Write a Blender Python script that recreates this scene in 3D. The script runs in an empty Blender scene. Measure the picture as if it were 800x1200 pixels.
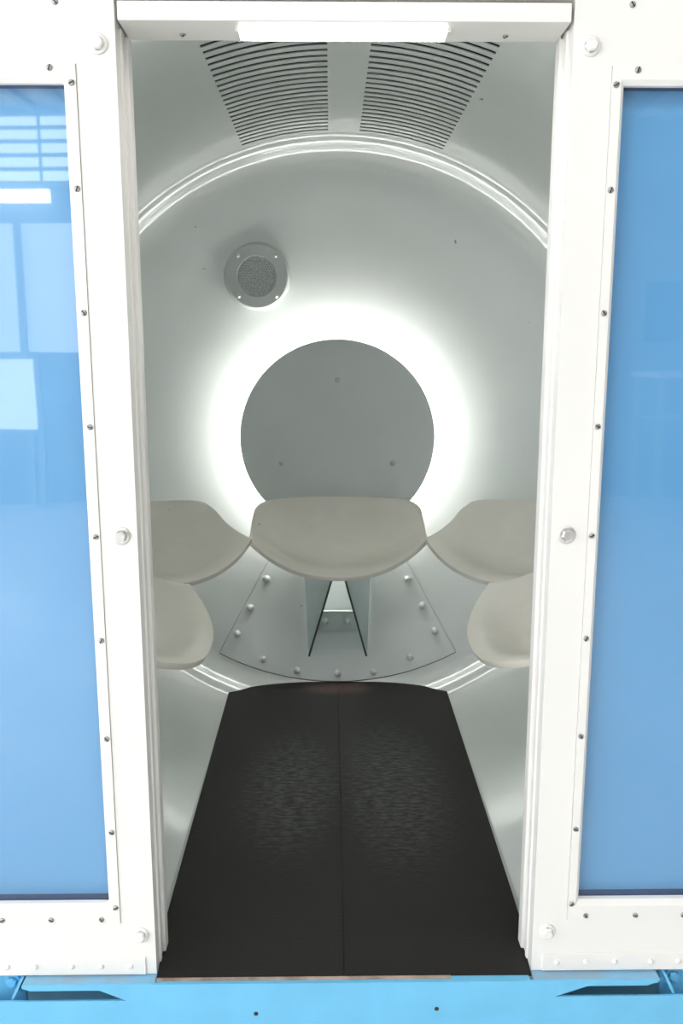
import bpy, bmesh, math, random
from mathutils import Vector, Matrix
random.seed(4)
PI = math.pi
scn = bpy.context.scene
COL = scn.collection

# ------------------------------------------------------------------ camera, world, exposure
cam_d = bpy.data.cameras.new('camera')
cam = bpy.data.objects.new('camera', cam_d); COL.objects.link(cam)
cam_d.sensor_fit = 'VERTICAL'; cam_d.sensor_height = 36.0
cam_d.lens = 36.0 * 1000.0 / 1200.0
cam_d.clip_start = 0.01
cam.location = (-0.018, 0.0, 0.861)
cam.rotation_euler = (math.radians(90) - math.atan(1000 / 5400.0), 0, -math.radians(0.745))
scn.camera = cam
w = bpy.data.worlds.new('world'); scn.world = w; w.use_nodes = True
w.node_tree.nodes['Background'].inputs[0].default_value = (0.95, 0.97, 1.0, 1)
w.node_tree.nodes['Background'].inputs[1].default_value = 0.6
vs = scn.view_settings
vs.view_transform = 'Standard'; vs.look = 'None'; vs.exposure = 0.0; vs.gamma = 1.0; vs.use_curve_mapping = False

LAMP_E = 23.0       # strip lamp in the capsule header
HALO_E = 37.0       # tube behind the disc
HALLWIN_E = 3.2     # daylight windows of the hall
HALLLAMP_E = 9.8   # ceiling lamps of the hall

# ------------------------------------------------------------------ materials
def nn(nt, t, **kw):
    n = nt.nodes.new(t)
    for k, v in kw.items(): setattr(n, k, v)
    return n
def mat(name, col, rough=0.5, metal=0.0, spec=0.5, var=0.0, vscale=6.0, bump=0.0, bscale=60.0, coat=0.0, emit=None, dark=None, detail=3.0, chips=None):
    m = bpy.data.materials.new(name); m.use_nodes = True
    nt = m.node_tree; b = nt.nodes['Principled BSDF']
    b.inputs['Base Color'].default_value = (*col, 1)
    b.inputs['Roughness'].default_value = rough
    b.inputs['Metallic'].default_value = metal
    b.inputs['Specular IOR Level'].default_value = spec
    b.inputs['Coat Weight'].default_value = coat
    b.inputs['Coat Roughness'].default_value = 0.06
    tc = nn(nt, 'ShaderNodeTexCoord')
    if var > 0:
        no = nn(nt, 'ShaderNodeTexNoise'); no.inputs['Scale'].default_value = vscale; no.inputs['Detail'].default_value = detail
        nt.links.new(tc.outputs['Object'], no.inputs['Vector'])
        mx = nn(nt, 'ShaderNodeMix', data_type='RGBA')
        d = dark if dark else tuple(c * (1 - var) for c in col)
        mx.inputs[6].default_value = (*d, 1)
        mx.inputs[7].default_value = (*tuple(min(1, c * (1 + (0 if dark else var * .4))) for c in col), 1)
        rp = nn(nt, 'ShaderNodeMapRange'); rp.inputs[1].default_value = .35; rp.inputs[2].default_value = .65
        nt.links.new(no.outputs[0], rp.inputs[0]); nt.links.new(rp.outputs[0], mx.inputs[0])
        nt.links.new(mx.outputs[2], b.inputs['Base Color'])
    if chips:
        nc = nn(nt, 'ShaderNodeTexNoise'); nc.inputs['Scale'].default_value = chips[0]; nc.inputs['Detail'].default_value = 2
        nt.links.new(tc.outputs['Object'], nc.inputs['Vector'])
        rc = nn(nt, 'ShaderNodeMapRange'); rc.inputs[1].default_value = chips[1]; rc.inputs[2].default_value = chips[1] + .02; rc.inputs[4].default_value = .75
        nt.links.new(nc.outputs[0], rc.inputs[0])
        mc = nn(nt, 'ShaderNodeMix', data_type='RGBA'); mc.inputs[7].default_value = (.12, .13, .12, 1)
        nt.links.new(rc.outputs[0], mc.inputs[0]); nt.links.new(mx.outputs[2], mc.inputs[6]); nt.links.new(mc.outputs[2], b.inputs['Base Color'])
    if bump > 0:
        n2 = nn(nt, 'ShaderNodeTexNoise'); n2.inputs['Scale'].default_value = bscale; n2.inputs['Detail'].default_value = 4
        nt.links.new(tc.outputs['Object'], n2.inputs['Vector'])
        bp = nn(nt, 'ShaderNodeBump'); bp.inputs['Strength'].default_value = bump; bp.inputs['Distance'].default_value = .004
        nt.links.new(n2.outputs[0], bp.inputs['Height']); nt.links.new(bp.outputs[0], b.inputs['Normal'])
    if emit:
        b.inputs['Emission Color'].default_value = (*emit[0], 1); b.inputs['Emission Strength'].default_value = emit[1]
    return m
M = {}
M['face'] = mat('white_face_paint', (.87, .85, .81), .38, var=.02, vscale=3, bump=.04, bscale=90)
M['shell'] = mat('grey_white_shell_paint', (.70, .73, .70), .2, spec=.6, var=.03, vscale=5, bump=.04, bscale=45, coat=.35, chips=(26, .775))
M['steel'] = mat('screw_steel', (.42, .41, .39), .35, metal=.9, var=.15, vscale=300)
M['slot'] = mat('slot_hole_dark', (.03, .03, .028), .8, var=.2, vscale=200)  # near-black tone of the raised slot bars and the bolt holes
M['seat'] = mat('seat_fibreglass', (.80, .765, .675), .36, var=.06, vscale=9, bump=.08, bscale=120, chips=(38, .765))
M['seatmark'] = mat('seat_scuff', (.16, .15, .14), .6, var=.3, vscale=80)
M['disc'] = mat('disc_grey_paint', (.72, .75, .72), .5, var=.04, vscale=5, bump=.03, bscale=60)
M['bracket'] = mat('bracket_teal_grey_paint', (.50, .60, .60), .35, var=.04, vscale=12)
M['slat'] = M['shell']
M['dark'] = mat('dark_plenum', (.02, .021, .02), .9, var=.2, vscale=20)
M['blue'] = mat('blue_beam_paint', (.17, .55, .84), .45, var=.06, vscale=14, bump=.05, bscale=70)
M['grime'] = mat('worn_ledge_paint', (.22, .50, .74), .6, var=.3, vscale=22, dark=(.27, .42, .55))
M['board'] = mat('blue_backing_paint', (.16, .44, .74), .5, var=.03, vscale=3)
M['gasket'] = mat('dark_blue_gasket', (.03, .07, .16), .7, var=.1, vscale=40)
def glass_mat():
    m = bpy.data.materials.new('clear_window_glass'); m.use_nodes = True
    nt = m.node_tree; nt.nodes.remove(nt.nodes['Principled BSDF']); out = nt.nodes['Material Output']
    lw = nn(nt, 'ShaderNodeLayerWeight'); lw.inputs[0].default_value = .5
    p5 = nn(nt, 'ShaderNodeMath', operation='POWER'); p5.inputs[1].default_value = 5.0
    nt.links.new(lw.outputs['Facing'], p5.inputs[0])
    fr = nn(nt, 'ShaderNodeMath', operation='MULTIPLY_ADD'); fr.inputs[1].default_value = .94; fr.inputs[2].default_value = .06
    nt.links.new(p5.outputs[0], fr.inputs[0])
    tr = nn(nt, 'ShaderNodeBsdfTransparent'); tr.inputs[0].default_value = (.97, .985, 1, 1)
    gl = nn(nt, 'ShaderNodeBsdfGlossy'); gl.inputs['Roughness'].default_value = .02
    tc = nn(nt, 'ShaderNodeTexCoord'); no = nn(nt, 'ShaderNodeTexNoise'); no.inputs['Scale'].default_value = 2.2; no.inputs['Detail'].default_value = 1
    bp = nn(nt, 'ShaderNodeBump'); bp.inputs['Strength'].default_value = .12; bp.inputs['Distance'].default_value = .02
    nt.links.new(tc.outputs['Object'], no.inputs['Vector']); nt.links.new(no.outputs[0], bp.inputs['Height']); nt.links.new(bp.outputs[0], gl.inputs['Normal'])
    mx = nn(nt, 'ShaderNodeMixShader')
    nt.links.new(fr.outputs[0], mx.inputs[0]); nt.links.new(tr.outputs[0], mx.inputs[1]); nt.links.new(gl.outputs[0], mx.inputs[2])
    nt.links.new(mx.outputs[0], out.inputs['Surface'])
    return m
M['pane'] = glass_mat()
M['brass'] = mat('worn_threshold_metal', (.58, .42, .34), .45, metal=.35, var=.35, vscale=30)
M['grille'] = mat('speaker_cloth', (.68, .70, .68), .7, var=.25, vscale=260, bump=.6, bscale=420)
M['lamp'] = mat('lamp_diffuser', (.95, .95, .93), .5, emit=((1, .985, .95), LAMP_E))
M['halo'] = mat('halo_tube', (.95, .95, .95), .5, emit=((1, .99, .97), HALO_E))
M['hallwall'] = mat('hall_wall_paint', (.78, .78, .76), .7, var=.03, vscale=1)
M['halldark'] = mat('hall_dark_wall_paint', (.30, .33, .36), .7, var=.08, vscale=1)
M['hallfloor'] = mat('hall_floor_terrazzo', (.82, .80, .77), .2, var=.06, vscale=4)
M['beamgrey'] = mat('hall_beam_paint', (.42, .44, .46), .6, var=.05, vscale=3)
M['daylight'] = mat('hall_window_daylight', (.9, .95, 1), .4, emit=((.94, .97, 1.0), HALLWIN_E))
M['rearlight'] = mat('hall_frosted_window_daylight', (.9, .95, 1), .4, emit=((.94, .97, 1.0), 3.4))
M['boxlight'] = mat('display_box_light', (.9, .95, 1), .4, emit=((.95, .97, 1.0), 2.4))
M['addglow'] = mat('added_glow_board', (.85, .87, .88), .5, emit=((.95, .97, 1.0), 1.3))  # glow added to the partition board to brighten the left window's reflection
M['navy'] = mat('navy_board', (.05, .09, .16), .6, var=.1, vscale=4)
M['hlamp'] = mat('hall_lamp_diffuser', (.95, .95, .95), .4, emit=((1, .975, .94), HALLLAMP_E))

def mat_mat():
    m = bpy.data.materials.new('black_rubber_mat'); m.use_nodes = True
    nt = m.node_tree; b = nt.nodes['Principled BSDF']
    tc = nn(nt, 'ShaderNodeTexCoord')
    n1 = nn(nt, 'ShaderNodeTexNoise'); n1.inputs['Scale'].default_value = 2.6; n1.inputs['Detail'].default_value = 2
    n2 = nn(nt, 'ShaderNodeTexNoise'); n2.inputs['Scale'].default_value = 1.0; n2.inputs['Detail'].default_value = 5; n2.inputs['Roughness'].default_value = .7
    mp = nn(nt, 'ShaderNodeMapping'); mp.inputs['Scale'].default_value = (45, 150, 45)
    nt.links.new(tc.outputs['Object'], mp.inputs[0]); nt.links.new(mp.outputs[0], n2.inputs['Vector'])
    nt.links.new(tc.outputs['Object'], n1.inputs['Vector'])
    # worn scuff areas: two footworn spots, broken up by fine streaks
    def spot(cx, cy, rx, ry):
        mm = nn(nt, 'ShaderNodeMapping'); mm.inputs['Location'].default_value = (-cx / rx, -cy / ry, 0); mm.inputs['Scale'].default_value = (1 / rx, 1 / ry, 0)
        nt.links.new(tc.outputs['Object'], mm.inputs[0])
        ln = nn(nt, 'ShaderNodeVectorMath', operation='LENGTH'); nt.links.new(mm.outputs[0], ln.inputs[0])
        mr = nn(nt, 'ShaderNodeMapRange', interpolation_type='SMOOTHERSTEP'); mr.inputs[1].default_value = 0.1; mr.inputs[2].default_value = 1.0; mr.inputs[3].default_value = 1; mr.inputs[4].default_value = 0
        nt.links.new(ln.outputs['Value'], mr.inputs[0]); return mr.outputs[0]
    a = spot(-.10, .50, .15, .36); c = spot(.11, .50, .16, .42)
    ad = nn(nt, 'ShaderNodeMath', operation='MAXIMUM'); nt.links.new(a, ad.inputs[0]); nt.links.new(c, ad.inputs[1])
    st = nn(nt, 'ShaderNodeMapRange'); st.inputs[1].default_value = .42; st.inputs[2].default_value = .72
    nt.links.new(n2.outputs[0], st.inputs[0])
    mu = nn(nt, 'ShaderNodeMath', operation='MULTIPLY'); nt.links.new(ad.outputs[0], mu.inputs[0]); nt.links.new(st.outputs[0], mu.inputs[1])
    base = nn(nt, 'ShaderNodeMix', data_type='RGBA'); base.inputs[6].default_value = (.0135, .0125, .0118, 1); base.inputs[7].default_value = (.020, .0185, .0175, 1)
    nt.links.new(n1.outputs[0], base.inputs[0])
    fin = nn(nt, 'ShaderNodeMix', data_type='RGBA'); fin.inputs[7].default_value = (.115, .115, .11, 1)
    nt.links.new(mu.outputs[0], fin.inputs[0]); nt.links.new(base.outputs[2], fin.inputs[6])
    rs = spot(0, 1.01, .14, .055)
    n4 = nn(nt, 'ShaderNodeTexNoise'); n4.inputs['Scale'].default_value = 40; nt.links.new(tc.outputs['Object'], n4.inputs['Vector'])
    m4 = nn(nt, 'ShaderNodeMath', operation='MULTIPLY'); nt.links.new(rs, m4.inputs[0]); nt.links.new(n4.outputs[0], m4.inputs[1])
    f2 = nn(nt, 'ShaderNodeMix', data_type='RGBA'); f2.inputs[7].default_value = (.13, .08, .07, 1)
    nt.links.new(m4.outputs[0], f2.inputs[0]); nt.links.new(fin.outputs[2], f2.inputs[6])
    nt.links.new(f2.outputs[2], b.inputs['Base Color'])
    b.inputs['Roughness'].default_value = .62; b.inputs['Specular IOR Level'].default_value = .25
    n3 = nn(nt, 'ShaderNodeTexNoise'); n3.inputs['Scale'].default_value = 260; nt.links.new(tc.outputs['Object'], n3.inputs['Vector'])
    bp = nn(nt, 'ShaderNodeBump'); bp.inputs['Strength'].default_value = .35; bp.inputs['Distance'].default_value = .002
    nt.links.new(n3.outputs[0], bp.inputs['Height']); nt.links.new(bp.outputs[0], b.inputs['Normal'])
    return m
M['mat'] = mat_mat()

# ------------------------------------------------------------------ helpers
def tag(o, label=None, cat=None, group=None, kind=None):
    if label: o['label'] = label
    if cat: o['category'] = cat
    if group: o['group'] = group
    if kind: o['kind'] = kind
    return o
def mesh(name, verts, faces, smooth=False):
    me = bpy.data.meshes.new(name); me.from_pydata([tuple(v) for v in verts], [], faces); me.update()
    if smooth:
        for p in me.polygons: p.use_smooth = True
    return me
def link(name, me, m=None, parent=None, loc=(0, 0, 0), rot=(0, 0, 0)):
    o = bpy.data.objects.new(name, me); COL.objects.link(o)
    if m is not None and not me.materials: me.materials.append(m)
    o.location = loc; o.rotation_euler = rot; o.parent = parent
    return o
def empty(name, loc=(0, 0, 0), rz=0):
    o = bpy.data.objects.new(name, None); COL.objects.link(o); o.location = loc; o.rotation_euler = (0, 0, rz); o.empty_display_size = .05
    return o
def boxes_bm(bs, bevel=0.0):
    bm = bmesh.new()
    for (x0, x1, y0, y1, z0, z1) in bs:
        v = [bm.verts.new((x, y, z)) for x in (x0, x1) for y in (y0, y1) for z in (z0, z1)]
        for f in ((0, 1, 3, 2), (4, 6, 7, 5), (0, 4, 5, 1), (2, 3, 7, 6), (0, 2, 6, 4), (1, 5, 7, 3)):
            bm.faces.new([v[i] for i in f])
    bmesh.ops.recalc_face_normals(bm, faces=bm.faces)
    if bevel > 0:
        bmesh.ops.bevel(bm, geom=bm.edges[:], offset=bevel, segments=2, affect='EDGES', profile=.6)
    return bm
def bm_mesh(name, bm, smooth=False):
    me = bpy.data.meshes.new(name); bm.to_mesh(me); bm.free()
    if smooth:
        for p in me.polygons: p.use_smooth = True
    return me
def box(name, bs, m, parent=None, bevel=0.0):
    if not isinstance(bs, list): bs = [bs]
    return link(name, bm_mesh(name, boxes_bm(bs, bevel)), m, parent)
def prism(name, poly, y0, y1, m, parent=None):
    """polygon in x,z extruded from y0 to y1"""
    n = len(poly)
    v = [(x, y0, z) for x, z in poly] + [(x, y1, z) for x, z in poly]
    f = [tuple(range(n)), tuple(range(2 * n - 1, n - 1, -1))] + [(i, i + n, (i + 1) % n + n, (i + 1) % n) for i in range(n)]
    me = mesh(name, v, f)
    bm = bmesh.new(); bm.from_mesh(me); bmesh.ops.recalc_face_normals(bm, faces=bm.faces); bm.to_mesh(me); bm.free()
    return link(name, me, m, parent)
def lathe_mesh(name, prof, n=24, smooth=True):
    """profile (r, z) around local z; open ends with r=0 collapse"""
    v = []; f = []
    for r, z in prof:
        for k in range(n):
            a = 2 * PI * k / n; v.append((r * math.cos(a), r * math.sin(a), z))
    for i in range(len(prof) - 1):
        for k in range(n):
            a, b = i * n + k, i * n + (k + 1) % n
            f.append((a, b, b + n, a + n))
    me = mesh(name, v, f, smooth)
    bm = bmesh.new(); bm.from_mesh(me); bmesh.ops.remove_doubles(bm, verts=bm.verts, dist=1e-6)
    bmesh.ops.recalc_face_normals(bm, faces=bm.faces); bm.to_mesh(me); bm.free()
    return me
FRONT = (PI / 2, 0, 0)   # local +z looks towards the camera (-y)

# small hardware meshes, shared
def screw_mesh(name, r, h, ang):
    me = lathe_mesh(name, [(0, -.003), (r, -.003), (r, h * .35), (r * .85, h * .8), (r * .45, h), (0, h * 1.02)], 14)
    me.materials.append(M['steel']); me.materials.append(M['slot'])
    bm = bmesh.new(); bm.from_mesh(me)
    n0 = len(bm.faces)
    c, s = math.cos(ang), math.sin(ang)
    v = []
    for x, y, z in [(-r * .92, -r * .2, h * .75), (r * .92, -r * .2, h * .75), (r * .92, r * .2, h * .75), (-r * .92, r * .2, h * .75)]:
        v.append(bm.verts.new((c * x - s * y, s * x + c * y, z)))
    t = [bm.verts.new((q.co.x, q.co.y, h * 1.06)) for q in v]
    fs = [bm.faces.new(t)] + [bm.faces.new((v[i], v[(i + 1) % 4], t[(i + 1) % 4], t[i])) for i in range(4)]
    for f_ in fs: f_.material_index = 1; f_.smooth = False
    bm.to_mesh(me); bm.free()
    return me
SCREWS = [screw_mesh('screw', .0037, .0022, a) for a in (.5, 1.2, 2.2, 2.7)]
def dome(name, r, h, m, washer=None):
    prof = []
    if washer: prof += [(washer, -.002), (washer, .0018), (washer * .93, .0026), (r, .0026)]
    else: prof += [(r, -.002)]
    h0 = .0026 if washer else 0
    for k in range(6):
        a = k / 5 * PI / 2
        prof.append((r * math.cos(a), h0 + h * math.sin(a)))
    me = lathe_mesh(name, prof, 18); me.materials.append(m); return me
RIVET = dome('rivet', .0042, .003, M['face'])
BOLT_IN = dome('bolt', .0085, .006, M['shell'], washer=.0115)
def hexbolt(name, m):
    # washer with a domed hexagon head on it
    me = lathe_mesh(name, [(0, -.001), (.0115, -.001), (.0115, .002), (.0105, .0028), (.0075, .0028)], 24)
    bm = bmesh.new(); bm.from_mesh(me)
    ring = []
    for z, r in ((.0028, .0078), (.0068, .0078), (.0085, .0062)):
        ring.append([bm.verts.new((r * math.cos(PI / 3 * k + .3), r * math.sin(PI / 3 * k + .3), z)) for k in range(6)])
    for a, b in ((0, 1), (1, 2)):
        for k in range(6): bm.faces.new((ring[a][k], ring[a][(k + 1) % 6], ring[b][(k + 1) % 6], ring[b][k]))
    bm.faces.new(ring[2])
    bm.to_mesh(me); bm.free(); me.materials.append(m); return me
BOLT_W = hexbolt('bolt', M['face'])
M['boltsteel'] = mat('bright_bolt_steel', (.80, .78, .75), .3, metal=.75, var=.1, vscale=150)
BOLT_S = hexbolt('bolt', M['boltsteel'])

# ------------------------------------------------------------------ the capsule shell (surface of revolution about x=0, z=ZC)
ZC, RB = .648, .711
Y0, YB = 1.128, 2.070       # inner face of front wall, start of the rear fillet
# rear profile: walk from the barrel inward, heading 0 = along +y, 90 = straight inward
prof = [(RB, YB)]
def walk(prof):
    r, y = prof[0]; h = 0.0
    segs = [(.024, 0, 37), (.026, 37, 22), (.024, 22, 40), (.050, 40, 72)]
    for L, a, b in segs:
        n = 14
        for i in range(n):
            t = (i + .5) / n; s = t * t * (3 - 2 * t)
            h = math.radians(a + (b - a) * s)
            r -= math.sin(h) * L / n; y += math.cos(h) * L / n
            prof.append((r, y))
    rj = r
    while r > .012:
        h = math.radians(72 + 18 * (1 - r / rj)); d = .0125
        r -= math.sin(h) * d; y += math.cos(h) * d
        prof.append((max(r, 0.0), y))
    prof[-1] = (0.0, prof[-1][1])
walk(prof)
def wall_y(r):
    for (r0, y0), (r1, y1) in zip(prof, prof[1:]):
        if r1 <= r <= r0: return y0 + (y1 - y0) * (r0 - r) / max(1e-9, r0 - r1)
    return YB
def on_wall(x, z, lift=0):
    return (x, wall_y(math.hypot(x, z - ZC)) - lift, z)
print('end wall centre y', prof[-1][1], 'at .25', wall_y(.25), 'at .65', wall_y(.65))

def sector(name, a0, a1, da, ys, hole=None):
    """barrel strip; angle measured from straight up, + to the right (degrees)"""
    angs = da if isinstance(da, list) else [a0 + (a1 - a0) * i / da for i in range(da + 1)]
    v = []; f = []
    for y in ys:
        for a in angs:
            t = math.radians(a); v.append((RB * math.sin(t), y, ZC + RB * math.cos(t)))
    n = len(angs)
    for j in range(len(ys) - 1):
        for i in range(n - 1):
            if hole and hole((angs[i] + angs[i + 1]) / 2, (ys[j] + ys[j + 1]) / 2): continue
            f.append((j * n + i, (j + 1) * n + i, (j + 1) * n + i + 1, j * n + i + 1))
    me = mesh(name, v, f, True)
    # exact normals of the cylinder so that the strips join without a visible seam
    me.normals_split_custom_set_from_vertices([(-q.co.x / RB, 0, -(q.co.z - ZC) / RB) for q in me.vertices])
    return me
VENTS = [(-17.7, -1.75), (4.0, 19.6)]
VY0, VY1 = 1.36, 2.072
def vhole(a, y):
    return VY0 < y < VY1 and any(p < a < q for p, q in VENTS)
base_a = set(i * 1.5 for i in range(-30, 31))
for p, q in VENTS: base_a |= {p, q}
ceil = link('ceiling', sector('ceiling', -45, 45, sorted(base_a), [Y0, VY0, VY1, YB], vhole), M['shell'])
tag(ceil, 'curved grey-white capsule ceiling between the header and the end wall', 'ceiling', kind='structure')
aL = math.degrees(math.acos(-ZC / RB))          # angle where the floor chord starts
wl = link('wall_left', sector('wall_left', -aL, -45, 70, [Y0, YB]), M['shell'])
tag(wl, 'curved grey-white left side wall of the capsule barrel', 'wall', kind='structure')
wr = link('wall_right', sector('wall_right', 45, aL, 70, [Y0, YB]), M['shell'])
tag(wr, 'curved grey-white right side wall of the capsule barrel', 'wall', kind='structure')
# end wall: full revolve of the profile
NA = 240
v = []; f = []
for r, y in prof:
    for k in range(NA):
        t = 2 * PI * k / NA; v.append((r * math.sin(t), y, ZC + r * math.cos(t)))
for i in range(len(prof) - 1):
    for k in range(NA):
        a, b = i * NA + k, i * NA + (k + 1) % NA
        f.append((a, a + NA, b + NA, b))
wb = link('wall_back', mesh('wall_back', v, f, True), M['shell'])
tag(wb, 'dished grey-white end wall of the capsule with shiny rounded rim', 'wall', kind='structure')
# floor chord
ch = math.sqrt(RB * RB - (ZC + .004) ** 2)
fl = box('floor', (-ch - .004, ch + .004, 1.062, 2.16, -.02, -.004), M['shell'])
tag(fl, 'grey-white capsule floor showing beside the black mat', 'floor', kind='structure')
# bottom of the barrel below the floor, and a dark plenum over the ceiling vents
lo = link('underfloor', sector('underfloor', aL, 360 - aL, 20, [Y0, YB]), M['shell'], fl)
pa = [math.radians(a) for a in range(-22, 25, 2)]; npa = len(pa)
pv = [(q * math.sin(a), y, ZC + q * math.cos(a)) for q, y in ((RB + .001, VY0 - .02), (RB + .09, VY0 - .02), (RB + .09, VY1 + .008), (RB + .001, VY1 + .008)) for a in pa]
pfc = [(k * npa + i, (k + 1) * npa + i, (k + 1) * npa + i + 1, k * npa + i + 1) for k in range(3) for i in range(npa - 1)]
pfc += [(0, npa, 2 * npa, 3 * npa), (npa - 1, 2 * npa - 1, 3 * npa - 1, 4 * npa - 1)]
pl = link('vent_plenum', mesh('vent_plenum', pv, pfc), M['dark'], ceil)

# vent slats: each light bar between two slots is one curved bar
def slat_mesh(a0, a1, y0, y1, th=.0015):
    n = 8; v = []; f = []
    for i in range(n + 1):
        t = math.radians(a0 + (a1 - a0) * i / n)
        for r, y in ((RB, y0), (RB, y1), (RB + th, y1), (RB + th, y0)):
            v.append((r * math.sin(t), y, ZC + r * math.cos(t)))
    for i in range(n):
        for k in range(4):
            a, b = i * 4 + k, i * 4 + (k + 1) % 4
            f.append((a, b, b + 4, a + 4))
    f.append((0, 1, 2, 3)); f.append((n * 4 + 3, n * 4 + 2, n * 4 + 1, n * 4))
    me = mesh('slat', v, f)
    bm = bmesh.new(); bm.from_mesh(me); bmesh.ops.recalc_face_normals(bm, faces=bm.faces); bm.to_mesh(me); bm.free()
    return me
PITCH = .0285
for side, (p, q) in zip(('left', 'right'), VENTS):
    g = empty('ceiling_vent', (0, 0, 0))
    tag(g, 'slotted air vent in the ceiling on the %s of the centre strip' % side, 'vent', 'ceiling vents')
    y = VY1; src = None; k = 0
    while y > VY0 + .001:
        y0 = max(VY0, y - PITCH + .0105)
        if src is None:
            src = slat_mesh(p, q, y0 - y, 0); src.materials.append(M['shell'])
        link('slat', src, None, g, (0, y, 0)); y -= PITCH; k += 1

# riveted access panel on the end wall
rs = [.27 + i * (.645 - .27) / 24 for i in range(25)]; AP = 29.0; n = 48
v = []; f = []
for r in rs:
    for i in range(n + 1):
        t = math.radians(-AP + 2 * AP * i / n); v.append((r * math.sin(t), wall_y(r) - .0025, ZC - r * math.cos(t)))
for j in range(len(rs) - 1):
    for i in range(n):
        a = j * (n + 1) + i; f.append((a, a + 1, a + n + 2, a + n + 1))
pm = mesh('access_panel', v, f, True)
ap = link('access_panel', pm, M['shell'], wb)
so = ap.modifiers.new('thick', 'SOLIDIFY'); so.thickness = .004; so.offset = 0
ap.modifiers.new('crisp', 'EDGE_SPLIT').split_angle = math.radians(40)
ap['label'] = 'fan-shaped bolted access panel low on the end wall'
def strip(name, pts_a, pts_b, m, parent):
    n_ = len(pts_a); return link(name, mesh(name, pts_a + pts_b, [(i, i + 1, n_ + i + 1, n_ + i) for i in range(n_ - 1)]), m, parent)
M['shade_line'] = mat('panel_edge_shade', (.30, .32, .31), .7, var=.1, vscale=60)  # dark strips around the panel edge, painted shade in place of a shadow gap
def pol(r, a, lift): t = math.radians(a); return (r * math.sin(t), wall_y(r) - lift, ZC - r * math.cos(t))
strip('shade_line', [pol(.6448, -AP + AP * i / 30, .0052) for i in range(61)], [pol(.6480, -AP + AP * i / 30, .0008) for i in range(61)], M['shade_line'], ap)
for s in (-1, 1): strip('shade_line', [pol(r, s * AP, .0048) for r in rs], [pol(r, s * (AP + .11), .0008) for r in rs], M['shade_line'], ap)
SMALL = dome('bolt', .0075, .0055, M['shell'], washer=.0098)
for (r, a) in [(.4228, -26.6), (.509, -27.2), (.583, -27.3), (.6187, -18.8), (.626, -10), (.625, 0), (.628, 8.7), (.614, 18.4), (.575, 26.8), (.502, 26.8), (.4244, 26.3)]:
    t = math.radians(a); x, z = r * math.sin(t), ZC - r * math.cos(t)
    link('bolt', SMALL, None, ap, (x, wall_y(r) - .006, z), (PI / 2 - .25 * math.cos(t), 0, 0))

# ------------------------------------------------------------------ white front wall with the doorway
YF = 1.068
OX = .2645
wf_b = []
for s in (-1, 1):
    def bx(x0, x1, z0, z1): wf_b.append((min(s * x0, s * x1), max(s * x0, s * x1), YF, Y0, z0, z1))
    bx(OX, .311, .002, 1.44); bx(.311, .95, 1.191, 1.44); bx(.311, .95, .002, .082); bx(.90, .95, .082, 1.191)
wf_b.append((-OX, OX, YF, Y0, 1.262, 1.44))
wf = box('wall_front', wf_b, M['face'])
tag(wf, 'white painted front panel framing the narrow capsule doorway', 'wall', kind='structure')
for s in (-1, 1):
    js = box('jamb_strip', [(min(s * .2620, s * .266), max(s * .2620, s * .266), 1.090, 1.098, .003, 1.236)], M['face'], wf, .0015)
    js = box('jamb_strip', [(min(s * .2600, s * .266), max(s * .2600, s * .266), 1.114, 1.134, .001, 1.236)], M['face'], wf, .002)
    for z in (1.212, .633, .0635):
        link('bolt', BOLT_S if (z == .633) else BOLT_W, None, wf, (s * .2845, YF, z), (PI / 2, random.uniform(0, 1), 0))
    # inside of the front wall behind the jambs
for x in (-.331, .331): link('screw', SCREWS[2], None, wf, (x, YF, 1.2565), FRONT)
# vertical rubber gap beside the header
hd = box('trim_1', [(-.2605, .2605, YF - .003, 1.130, 1.2365, 1.2572)], M['face'], None, .0012)
tag(hd, 'white horizontal header bar across the top of the doorway', 'trim', kind='structure')
hs = box('header_back', [(-.2645, .2645, 1.108, 1.150, 1.2575, 1.42)], M['dark'], hd)
sc = SCREWS[1]
link('screw', sc, None, hd, (-.193, 1.108, 1.2365), (PI, 0, 0))
link('screw', sc, None, hd, (.193, 1.108, 1.2365), (PI, 0, 0))

# rivet strips along the bottom
for k, (s, lab) in enumerate(((-1, 'left'), (1, 'right'))):
    x0, x1 = sorted((s * .279, s * .95))
    st = box('trim_%d' % (k + 2), [(x0, x1, YF - .003, YF + .001, .003, .0295)], M['face'], None, .0008)
    tag(st, 'white riveted strip along the bottom edge of the front, %s of the doorway' % lab, 'trim', kind='structure')
    for i, x in enumerate((.300, .341, .382, .433, .472, .512, .56, .61)):
        link('rivet', RIVET, None, st, (s * x, YF - .003, .0165), FRONT)

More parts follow.
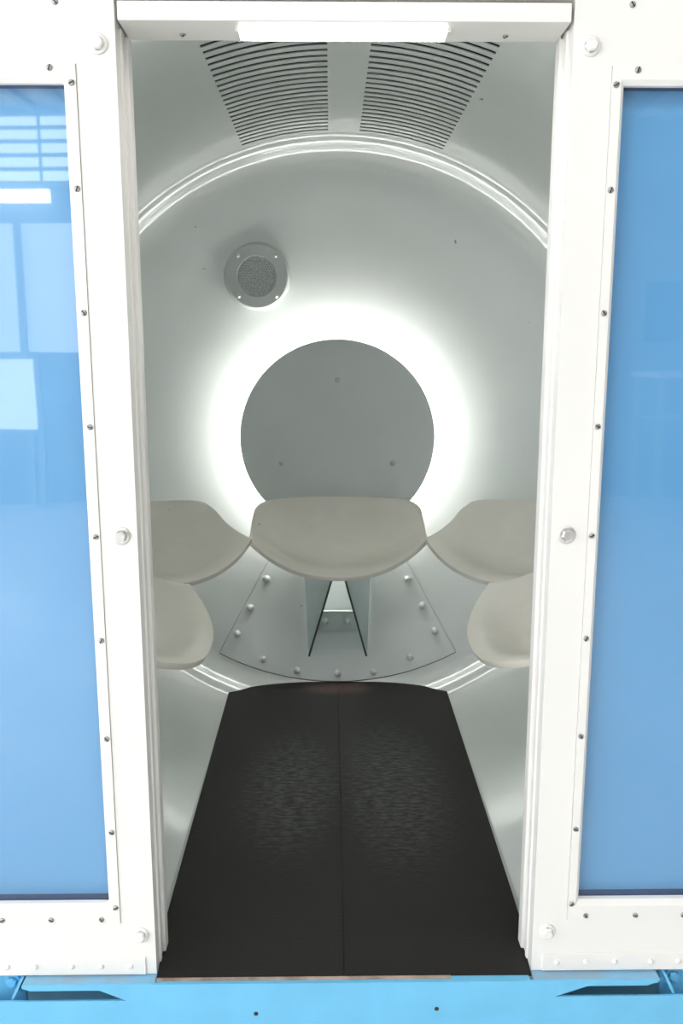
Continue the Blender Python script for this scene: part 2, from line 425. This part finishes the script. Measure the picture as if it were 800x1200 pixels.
# ------------------------------------------------------------------ windows: blue glass behind screwed beads
def window(idx, s, label):
    g = empty('window_%d' % idx, (s * .6, YF, .08))
    tag(g, label, 'window', kind='structure')
    ox, oy, oz = g.location
    def rel(b): return (b[0] - ox, b[1] - oy, 0, 0)
    def bead(poly, name='bead'):
        # polygon ring points (outer a, outer b, inner b, inner a) in x,z: flat face proud of the wall, bevel towards the glass
        (ax, az), (bx_, bz), (cx, cz), (dx, dz) = poly
        f0, f1 = YF - .002, YF + .009
        def lerp(p, q, t): return (p[0] + (q[0] - p[0]) * t, p[1] + (q[1] - p[1]) * t)
        e = .72
        m1 = lerp((bx_, bz), (cx, cz), e); m0 = lerp((ax, az), (dx, dz), e)
        v = [(ax, f0, az), (bx_, f0, bz), (m1[0], f0, m1[1]), (m0[0], f0, m0[1]),
             (cx, f0 + .004, cz), (dx, f0 + .004, dz), (cx, f1, cz), (dx, f1, dz), (bx_, f1, bz), (ax, f1, az)]
        fc = [(0, 1, 2, 3), (3, 2, 4, 5), (5, 4, 6, 7), (7, 6, 8, 9), (9, 8, 1, 0), (0, 3, 5, 7, 9), (1, 8, 6, 4, 2)]
        me = mesh(name, [(x - ox, y - oy, z - oz) for x, y, z in v], fc)
        bm = bmesh.new(); bm.from_mesh(me); bmesh.ops.recalc_face_normals(bm, faces=bm.faces); bm.to_mesh(me); bm.free()
        return link(name, me, M['face'], g)
    O = [(s * .3115, .0815), (s * .3115, 1.1905), (s * .8995, 1.1905), (s * .8995, .0815)]
    I = [(s * .3265, .112), (s * .3265, 1.170), (s * .878, 1.170), (s * .878, .112)]
    beads = []
    for k in range(4):
        a, b = k, (k + 1) % 4
        beads.append(bead((O[a], O[b], I[b], I[a])))
    # glass sheet with the blue colour
    pv = [(s * .3215, YF + .016, .10), (s * .885, YF + .016, .10), (s * .885, YF + .016, 1.18), (s * .3215, YF + .016, 1.18)]
    xs = sorted((s * .3205, s * .886))
    pane = box('pane', [(xs[0] - ox, xs[1] - ox, YF + .0085 - oy, YF + .0115 - oy, .098 - oz, 1.182 - oz)], M['pane'], g)
    back = box('backing_board', [(xs[0] - ox, xs[1] - ox, YF + .024 - oy, YF + .034 - oy, .096 - oz, 1.184 - oz)], M['board'], g)
    xi = sorted((s * .325, s * .8795)); xo = sorted((s * .3205, s * .886))
    for b in ((xo[0], xo[1], 1.1705, 1.183), (xo[0], xo[1], .098, .1115), (xo[0], xi[0], .1115, 1.1705), (xi[1], xo[1], .1115, 1.1705)):
        box('gasket', [(b[0] - ox, b[1] - ox, YF + .0117 - oy, YF + .0238 - oy, b[2] - oz, b[3] - oz)], M['gasket'], g)
    vert = [1.170, 1.053, .910, .7715, .632, .494, .357, .221, .107]
    for i, z in enumerate(vert):
        link('screw', SCREWS[i % 4], None, g, (s * .3165 - ox, YF - .002 - oy, z - oz), FRONT)
    for i, x in enumerate((.341, .409, .477, .545, .613)):
        link('screw', SCREWS[(i + 1) % 4], None, g, (s * x - ox, YF - .002 - oy, 1.186 - oz), FRONT)
    for i, x in enumerate((.337, .4065, .474, .542, .61)):
        link('screw', SCREWS[(i + 2) % 4], None, g, (s * x - ox, YF - .002 - oy, .089 - oz), FRONT)
window(1, -1, 'pale blue reflecting window panel left of the doorway')
window(2, 1, 'deeper blue window panel right of the doorway')

# ------------------------------------------------------------------ blue base under the front
BOLT_B = hexbolt('bolt', M['blue'])
bb = empty('base_beam', (0, 1.05, -.2))
tag(bb, 'light blue painted steel base beam under the doorway', 'beam')
def rp(poly): return [(x, z + .2) for x, z in poly]
bm_ = [(-.95, -.16), (.95, -.16), (.95, -.024), (.296, -.0245), (.338, -.005), (.424, -.005), (.432, .0), (.444, .0015), (.444, -.001), (.444, .001),
       (-.444, .001)]
front = [(-.95, -.20), (.95, -.20), (.95, -.0245), (.294, -.0245), (.340, -.008), (.424, -.008), (.432, -.0045), (.4375, -.004), (.441, .0005),
         (-.447, .0005), (-.4475, -.004), (-.442, -.006), (-.437, -.008), (-.340, -.008), (-.304, -.0245), (-.95, -.0245)]
prism('beam_face', rp(front), -.002, .001, M['blue'], bb)
box('beam_body', [(-.95, .95, .001, .15, -.12, .115)], M['blue'], bb)
box('beam_core', [(-.27, .26, .001, .13, .115, .1985)], M['blue'], bb)
for x0, x1 in ((-.447, -.2645), (.2645, .441)): box('top_ledge', [(x0, x1, .0005, .03, .1993, .2008)], M['grime'], bb)
for s in (-1, 1):
    x = s * .452
    prism('gusset', [(x + s * .014 - .002, .170), (x + s * .014 + .002, .170), (x + .002, .2), (x - .002, .2)], .004, .03, M['blue'], bb)
    box('corner_plate', [(min(s * .4545, s * .95), max(s * .4545, s * .95), .030, .036, .10, .2005)], M['blue'], bb)
    link('bolt', BOLT_B, None, bb, (s * .472, .030, .184), FRONT)
HOLE = lathe_mesh('hole', [(0, .0003), (.0032, .0003), (.0032, -.003)], 14); HOLE.materials.append(M['slot'])
for x, z in ((-.124, -.047), (.129, -.042)):
    link('bolt_hole', HOLE, None, bb, (x, -.002, z + .2), FRONT)
th = box('trim_4', [(-.2635, .15, 1.0565, 1.0618, -.003, .0004)], M['brass'], None, .0008)
tag(th, 'worn pinkish metal threshold strip at the front edge of the mat', 'trim', kind='structure')

# ------------------------------------------------------------------ floor mat: two rubber sheets
fm = empty('floor_mat', (0, 1.1, 0))
tag(fm, 'worn black rubber mat covering the capsule floor', 'mat')
pts = [(.2635, 1.0625), (.2635, 1.075), (.2745, 1.18), (.2755, 1.25), (.2825, 2.085), (.281, 2.10), (.272, 2.118), (.255, 2.136), (.235, 2.146), (.19, 2.153), (.12, 2.157), (.05, 2.1585)]
for s in (-1, 1):
    outl = [(0, 1.0625), (s * .0016, 1.0625)] + [(s * x, y) for x, y in pts] + [(s * .0016, 2.159), (0, 2.159)]
    n = len(outl)
    v = [(x, y - 1.1, .0005 if abs(x) > .001 else -.0006) for x, y in outl] + [(x, y - 1.1, -.0035) for x, y in outl]
    f = [tuple(range(1, n - 1)), (0, 1, n - 2, n - 1), tuple(range(2 * n - 1, n - 1, -1))] + [(i, i + n, (i + 1) % n + n, (i + 1) % n) for i in range(n)]
    me = mesh('mat_sheet', v, f)
    bm = bmesh.new(); bm.from_mesh(me); bmesh.ops.recalc_face_normals(bm, faces=bm.faces); bm.to_mesh(me); bm.free()
    o = link('mat_sheet', me, M['mat'], fm)

# ------------------------------------------------------------------ strip lamp in the header
lp = empty('strip_lamp', (0, 1.1, 1.2365))
tag(lp, 'bright white strip lamp under the header bar', 'lamp')
box('diffuser', [(-.1245, .1205, -.013, .020, -.0035, -.0003)], M['lamp'], lp, .002)
for x in (-.1265, .1225): box('end_cap', [(x - .002, x + .002, -.014, .021, -.004, -.0003)], M['face'], lp)

# ------------------------------------------------------------------ backlit disc
YD = wall_y(.12) - .078
dk = empty('backlit_disc', (0, YD, .649))
tag(dk, 'round grey disc on the end wall with a white halo glowing behind it', 'light')
RD = .2505 * YD / 2.2
link('cover_disc', lathe_mesh('cover_disc', [(0, -.006), (RD - .001, -.006), (RD, -.005), (RD, .0035), (RD - .0015, .005), (0, .005)], 128, False), M['disc'], dk, (0, 0, 0), FRONT)
M['discscrew'] = mat('disc_screw_paint', (.60, .63, .60), .4, var=.1, vscale=80)
SM = dome('screw', .0050, .004, M['discscrew'], washer=.0068)
for x, z in ((0, .1475), (-.143, -.0635), (.141, -.0645)):
    link('screw', SM, None, dk, (x, -.005, z), FRONT)
# halo tube
tor = []; tf = []; NR, NS = 72, 8; rr, rt = RD - .034, .009
for i in range(NR):
    a = 2 * PI * i / NR
    for j in range(NS):
        b = 2 * PI * j / NS; q = rr + rt * math.cos(b)
        tor.append((q * math.cos(a), rt * math.sin(b), q * math.sin(a)))
for i in range(NR):
    for j in range(NS):
        tf.append((i * NS + j, i * NS + (j + 1) % NS, ((i + 1) % NR) * NS + (j + 1) % NS, ((i + 1) % NR) * NS + j))
link('light_ring', mesh('light_ring', tor, tf, True), M['halo'], dk, (0, .026, 0))
for k in range(3):
    a = math.radians(90 + 120 * k); x, z = .16 * math.cos(a), .16 * math.sin(a)
    box('stand_off', [(x - .006, x + .006, .006, wall_y(.16) - YD - .0005, z - .006, z + .006)], M['shell'], dk)

# ------------------------------------------------------------------ loudspeaker on the end wall
sx, sz = -.200, 1.052
sp_l = Vector(on_wall(sx, sz, .0))
sp = empty('loudspeaker', sp_l)
tag(sp, 'round grey loudspeaker with perforated grille, upper left on the end wall', 'speaker')
rot_s = Matrix.Rotation(math.radians(90), 4, 'X')
nrm = Vector((-sx * .16, -1, -(sz - ZC) * .16)).normalized()
q = Vector((0, 0, 1)).rotation_difference(nrm)
er = q.to_euler()
SR = .083
link('rim_plate', lathe_mesh('rim_plate', [(SR, -.02), (SR, .0125), (SR - .0065, .0212), (SR - .0085, .022), (.05, .022), (.0485, .0195), (.048, .008)], 64, False), M['shell'], sp, (0, 0, 0), er)
gb = lathe_mesh('grille', [(0, .0185), (.03, .0185), (.0485, .0175)], 40, True)
gr = link('grille', gb, M['grille'], sp, (0, 0, 0), er)
dot = lathe_mesh('hole', [(0, .0002), (.0017, .0002), (.0017, -.001)], 6); dot.materials.append(M['slot'])
# perforations: too small to pick apart, one part
bm = bmesh.new()
for i in range(-6, 7):
    for j in range(-6, 7):
        x, y = i * .0068 + (j % 2) * .0034, j * .0060
        if math.hypot(x, y) < .043:
            vs_ = [bm.verts.new((x + .0017 * math.cos(k * PI / 3), y + .0017 * math.sin(k * PI / 3), .0188)) for k in range(6)]
            bm.faces.new(vs_)
M['perf'] = mat('perforation_shadow', (.50, .51, .50), .8, var=.2, vscale=50)
pf = link('perforation', bm_mesh('perforation', bm), M['perf'], sp, (0, 0, 0), er); pf['kind'] = 'stuff'
SPS = dome('screw', .0045, .003, M['boltsteel'], washer=.0062)
for ax, az in ((-.0465, .050), (.0465, .050), (-.0465, -.047), (.0465, -.047)):
    p = q @ Vector((ax, -az * 0, .015)) if False else None
    # place in the tilted plane of the plate
    ux = q @ Vector((1, 0, 0)); uy = q @ Vector((0, 1, 0)); un = q @ Vector((0, 0, 1))
    # in-plane axes closest to world x and z
    xw = (Vector((1, 0, 0)) - un * un.x).normalized(); zw = (Vector((0, 0, 1)) - un * un.z).normalized()
    pos = xw * ax + zw * az + un * .022
    link('screw', SPS, None, sp, pos, er)

# ------------------------------------------------------------------ seats
def seat_mesh(bulge, wlip):
    nu, nv = 28, 20
    def S(s, t):
        a = abs(s); yf = -.14 - bulge * (1 - a ** 2.5)
        zc = .383 + .125 * (1 - t) ** 2.6 - .026 * math.sin(PI * min(1, t * 1.05)) ** 2; ze = .430 + .067 * (1 - t) ** 1.3
        if t > .8: zc -= .012 * ((t - .8) / .2) ** 2
        x = s * (wlip + (.213 - wlip) * t ** 2)
        y = yf * t
        z = zc + (ze - zc) * a ** 2.2
        # rounded lip corners
        k = max(0.0, 1 - t / .3) ** 2
        y -= .012 * a ** 14 * k; z -= .010 * a ** 14 * k; x -= s * .007 * a ** 6 * k
        return (x, y, z)
    v = []; f = []
    for j in range(nv + 1):
        for i in range(nu + 1):
            u = -1 + 2 * i / nu; s = math.sin(u * PI / 2) * .5 + u * .5
            v.append(S(s, j / nv))
    for j in range(nv):
        for i in range(nu):
            a = j * (nu + 1) + i; f.append((a, a + nu + 1, a + nu + 2, a + 1))
    return mesh('seat_shell', v, f, True)
def make_seat(label, x, y, rz, dz, bulge, wlip):
    g = empty('tram_seat', (x, y, 0), rz)
    tag(g, label, 'seat', 'moulded capsule seats')
    sh = link('seat_shell', seat_mesh(bulge, wlip), M['seat'], g, (0, 0, dz))
    s_ = sh.modifiers.new('thick', 'SOLIDIFY'); s_.thickness = .011; s_.offset = -1
    b_ = sh.modifiers.new('round', 'BEVEL'); b_.width = .004; b_.segments = 2; b_.limit_method = 'ANGLE'; b_.angle_limit = math.radians(50)
    return g
c0 = make_seat('central moulded beige seat on an A-shaped bracket below the round disc', 0, 2.12, 0, 0, .135, .208)
A = math.radians
far_l = make_seat('beige seat at left, directly beside the central seat', -.45, 1.93, A(26), .02, .1, .165)
far_r = make_seat('beige seat at right, directly beside the central seat', .45, 1.93, A(-26), .02, .1, .165)
near_l = make_seat('beige seat at left nearest the doorway, half hidden by the jamb', -.44, 1.44, A(90), -.02, .07, .165)
near_r = make_seat('beige seat at right nearest the doorway, half hidden by the jamb', .44, 1.44, A(-90), -.02, .07, .165)
# wall arms of the four side seats (local: back is +y)
for g, dz, bl, br in ((far_l, .02, .19, .23), (far_r, .02, .23, .19), (near_l, -.02, .20, .20), (near_r, -.02, .20, .20)):
    for x, bk in ((-.0975, bl), (.0975, br)):
        box('wall_arm', [(x - .0125, x + .0125, -.10, bk, .335 + dz, .353 + dz)], M['bracket'], g, .002)
M['edge'] = mat('bracket_edge_dark', (.10, .115, .115), .6, var=.1, vscale=60)  # dark tone of the thin rods along the cheeks' front edges
# bracket of the central seat: two splayed triangular cheeks, a cross plate bolted to the access panel
for s in (-1, 1):
    zt = .345
    yb_t = wall_y(.30) - .006 - 2.12; yb_b = wall_y(.585) - .006 - 2.12
    P0 = (s * .016, -.18, zt); P1 = (s * .092, yb_t, zt + .02); P2 = (s * .078, yb_b, .068); P1b = (s * .089, wall_y(.36) - .006 - 2.12, .29)
    n_ = .0016
    v = [P0, P1, P1b, P2] + [(p[0] - s * n_ * 2, p[1] - n_, p[2]) for p in (P0, P1, P1b, P2)]
    f = [(0, 1, 2, 3), (7, 6, 5, 4), (0, 4, 5, 1), (1, 5, 6, 2), (2, 6, 7, 3), (3, 7, 4, 0)]
    me = mesh('bracket_cheek', v, f)
    bm = bmesh.new(); bm.from_mesh(me); bmesh.ops.recalc_face_normals(bm, faces=bm.faces); bm.to_mesh(me); bm.free()
    ck = link('bracket_cheek', me, M['bracket'], c0)
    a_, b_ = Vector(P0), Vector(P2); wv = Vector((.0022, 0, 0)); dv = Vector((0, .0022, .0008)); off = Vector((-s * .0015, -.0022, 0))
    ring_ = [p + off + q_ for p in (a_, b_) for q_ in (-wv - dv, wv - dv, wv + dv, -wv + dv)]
    link('edge_rod', mesh('edge_rod', ring_, [(0, 1, 5, 4), (1, 2, 6, 5), (2, 3, 7, 6), (3, 0, 4, 7), (3, 2, 1, 0), (4, 5, 6, 7)]), M['edge'], ck)
yw = wall_y(.49) - .006 - 2.12
cp = prism('cross_plate', [(-.062, .131), (.058, .131), (.045, .186), (-.049, .186)], yw - .012, yw - .004, M['shell'], c0)
fl2 = box('cross_flange', [(-.049, .045, yw - .016, yw - .004, .184, .188)], M['shell'], c0)
for x in (-.033, .026):
    link('bolt', SMALL, None, cp, (x, yw - .012, .160), FRONT)

# ------------------------------------------------------------------ the hall in front of the capsule (lights it and shows in the glass)
HX0, HX1, HY0, HY1, HZ0, HZ1 = -3.6, 3.6, -5.0, 2.9, -.34, 2.75
fh = box('floor_hall', (HX0, HX1, HY0, HY1, HZ0 - .1, HZ0), M['hallfloor']); tag(fh, 'pale glossy hall floor in front of the capsule', 'floor', kind='structure')
chh = box('ceiling_hall', (HX0, HX1, HY0, HY1, HZ1, HZ1 + .1), M['hallwall']); tag(chh, 'white hall ceiling above the capsule', 'ceiling', kind='structure')
wll = box('wall_hall_left', (HX0 - .1, HX0, HY0, HY1, HZ0, HZ1), M['hallwall']); tag(wll, 'white hall wall with daylight windows, far left', 'wall', kind='structure')
wrr = box('wall_hall_right', (HX1, HX1 + .1, HY0, HY1, HZ0, HZ1), M['halldark']); tag(wrr, 'grey-blue hall wall, far right', 'wall', kind='structure')
wre = box('wall_hall_rear', (HX0, HX1, HY0 - .1, HY0, HZ0, HZ1), M['halldark']); tag(wre, 'grey-blue hall wall opposite the doorway', 'wall', kind='structure')
wfa = box('wall_hall_front', (HX0, HX1, HY1, HY1 + .1, HZ0, HZ1), M['hallwall']); tag(wfa, 'white hall wall behind the capsule', 'wall', kind='structure')
ped = box('plinth', [(-.85, .85, 1.22, 2.3, HZ0, -.09)], M['blue']); tag(ped, 'blue plinth the capsule stands on', 'plinth')
def hall_window(i, axis, a0, a1, z0, z1, label, nm, light='daylight', rails=(0, .62, 1)):
    g = empty('window_%d' % i, (HX0 + .02, a0, z0) if axis == 'x' else (a0, HY0 + .02, z0)); tag(g, label, 'window', kind='structure')
    L, H = a1 - a0, z1 - z0
    def b(name, u0, u1, d0, d1, w0, w1, m):
        if axis == 'x': box(name, [(d0, d1, u0, u1, w0, w1)], m, g)
        else: box(name, [(u0, u1, d0, d1, w0, w1)], m, g)
    b('pane', 0, L, 0, .004, 0, H, M[light])
    for k in range(nm + 1): b('mullion', L * k / nm - .02, L * k / nm + .02, .004, .04, 0, H, M['beamgrey'])
    for zz in [H * q_ for q_ in rails]: b('frame_bar', -.02, L + .02, .004, .04, zz - .012, zz + .012, M['beamgrey'])
hall_window(3, 'x', -4.85, -2.0, -.28, 2.4, 'daylight window at the far end of the left hall wall', 4)
hall_window(4, 'x', -1.7, 1.0, -.28, 2.4, 'daylight window of the left hall wall nearest the capsule', 4)
hall_window(5, 'y', -3.5, -1.0, 2.18, 2.68, 'daylight window in the hall wall opposite the doorway', 1, 'rearlight', (0, .2, .4, .6, .8, 1))
for k, (x, y) in enumerate([(-2.2, -3.2), (0, -3.2), (2.2, -3.2), (-1.9, -.9), (0.0, -.9), (1.9, -.9)]):
    g = empty('hall_lamp', (x, y, HZ1 - .06)); 
    tag(g, '%s square lamp on the hall ceiling, %s row from the doorway' % (('left', 'middle', 'right')[k % 3], ('far', 'near')[k // 3]), 'lamp', 'hall ceiling lamps')
    box('diffuser', [(-.5, .5, -.3, .3, 0, .04)], M['hlamp'], g)
    box('lamp_frame', [(-.53, -.5, -.33, .33, -.01, .058), (.5, .53, -.33, .33, -.01, .058), (-.5, .5, -.33, -.3, -.01, .058), (-.5, .5, .3, .33, -.01, .058)], M['beamgrey'], g)
for k in range(22):
    x = -3.3 + k * .31
    box('rib', [(x - .035, x + .035, HY0 + .01, .9, HZ1 - .05, HZ1 + .001)], M['beamgrey'], chh)
sl = empty('hanging_strip_lamp', (-2.8, -4.9, 2.03)); tag(sl, 'long bright strip lamp hanging in the hall, mirrored in the left window', 'lamp')
box('diffuser', [(-.6, .56, -.03, .03, 0, .09)], M['hlamp'], sl)
for x in (-.5, .5): box('hanger', [(x - .01, x + .01, -.01, .01, .09, .71)], M['beamgrey'], sl)
pt = empty('partition', (-2.25, -4.9, HZ0)); tag(pt, 'white hall partition with added glow, below the strip lamp, mirrored in the left window', 'partition')
box('board', [(-1.25, 1.25, -.06, -.04, 1.18, 2.22)], M['addglow'], pt)
for x in (-1.2, -.28, .3, 1.2): box('post', [(x - .025, x + .025, -.04, 0, 0, 2.22)], M['beamgrey'], pt)
lb = empty('light_box', (-2.72, -4.7, HZ0)); tag(lb, 'low lit display box with grey frame, mirrored in the left window', 'display case')
box('panel', [(-.5, .36, 0, .02, .62, 1.13)], M['boxlight'], lb)
for z in (.6, 1.13): box('frame_bar', [(-.52, .38, -.02, .04, z, z + .03)], M['beamgrey'], lb)
for x in (-.5, .36): box('leg', [(x - .02, x + .02, -.02, .04, 0, 1.15)], M['beamgrey'], lb)
def table(x, y, label):
    g = empty('display_table', (x, y, HZ0)); tag(g, label, 'table', 'display tables in the hall')
    box('table_top', [(-.55, .55, -.3, .3, 1.02, 1.06)], M['hallwall'], g)
    box('shelf', [(-.5, .5, -.26, .26, .68, .70)], M['beamgrey'], g)
    for a in (-.5, .5):
        for c in (-.26, .26): box('leg', [(a - .02, a + .02, c - .02, c + .02, 0, 1.02)], M['beamgrey'], g)
table(3.0, -4.5, 'white display table mirrored in the right blue window')
dp = box('notice_board', [(2.6, 3.3, -4.995, -4.96, .96, 1.42)], M['navy']); tag(dp, 'dark navy board on the hall wall opposite the doorway', 'board')
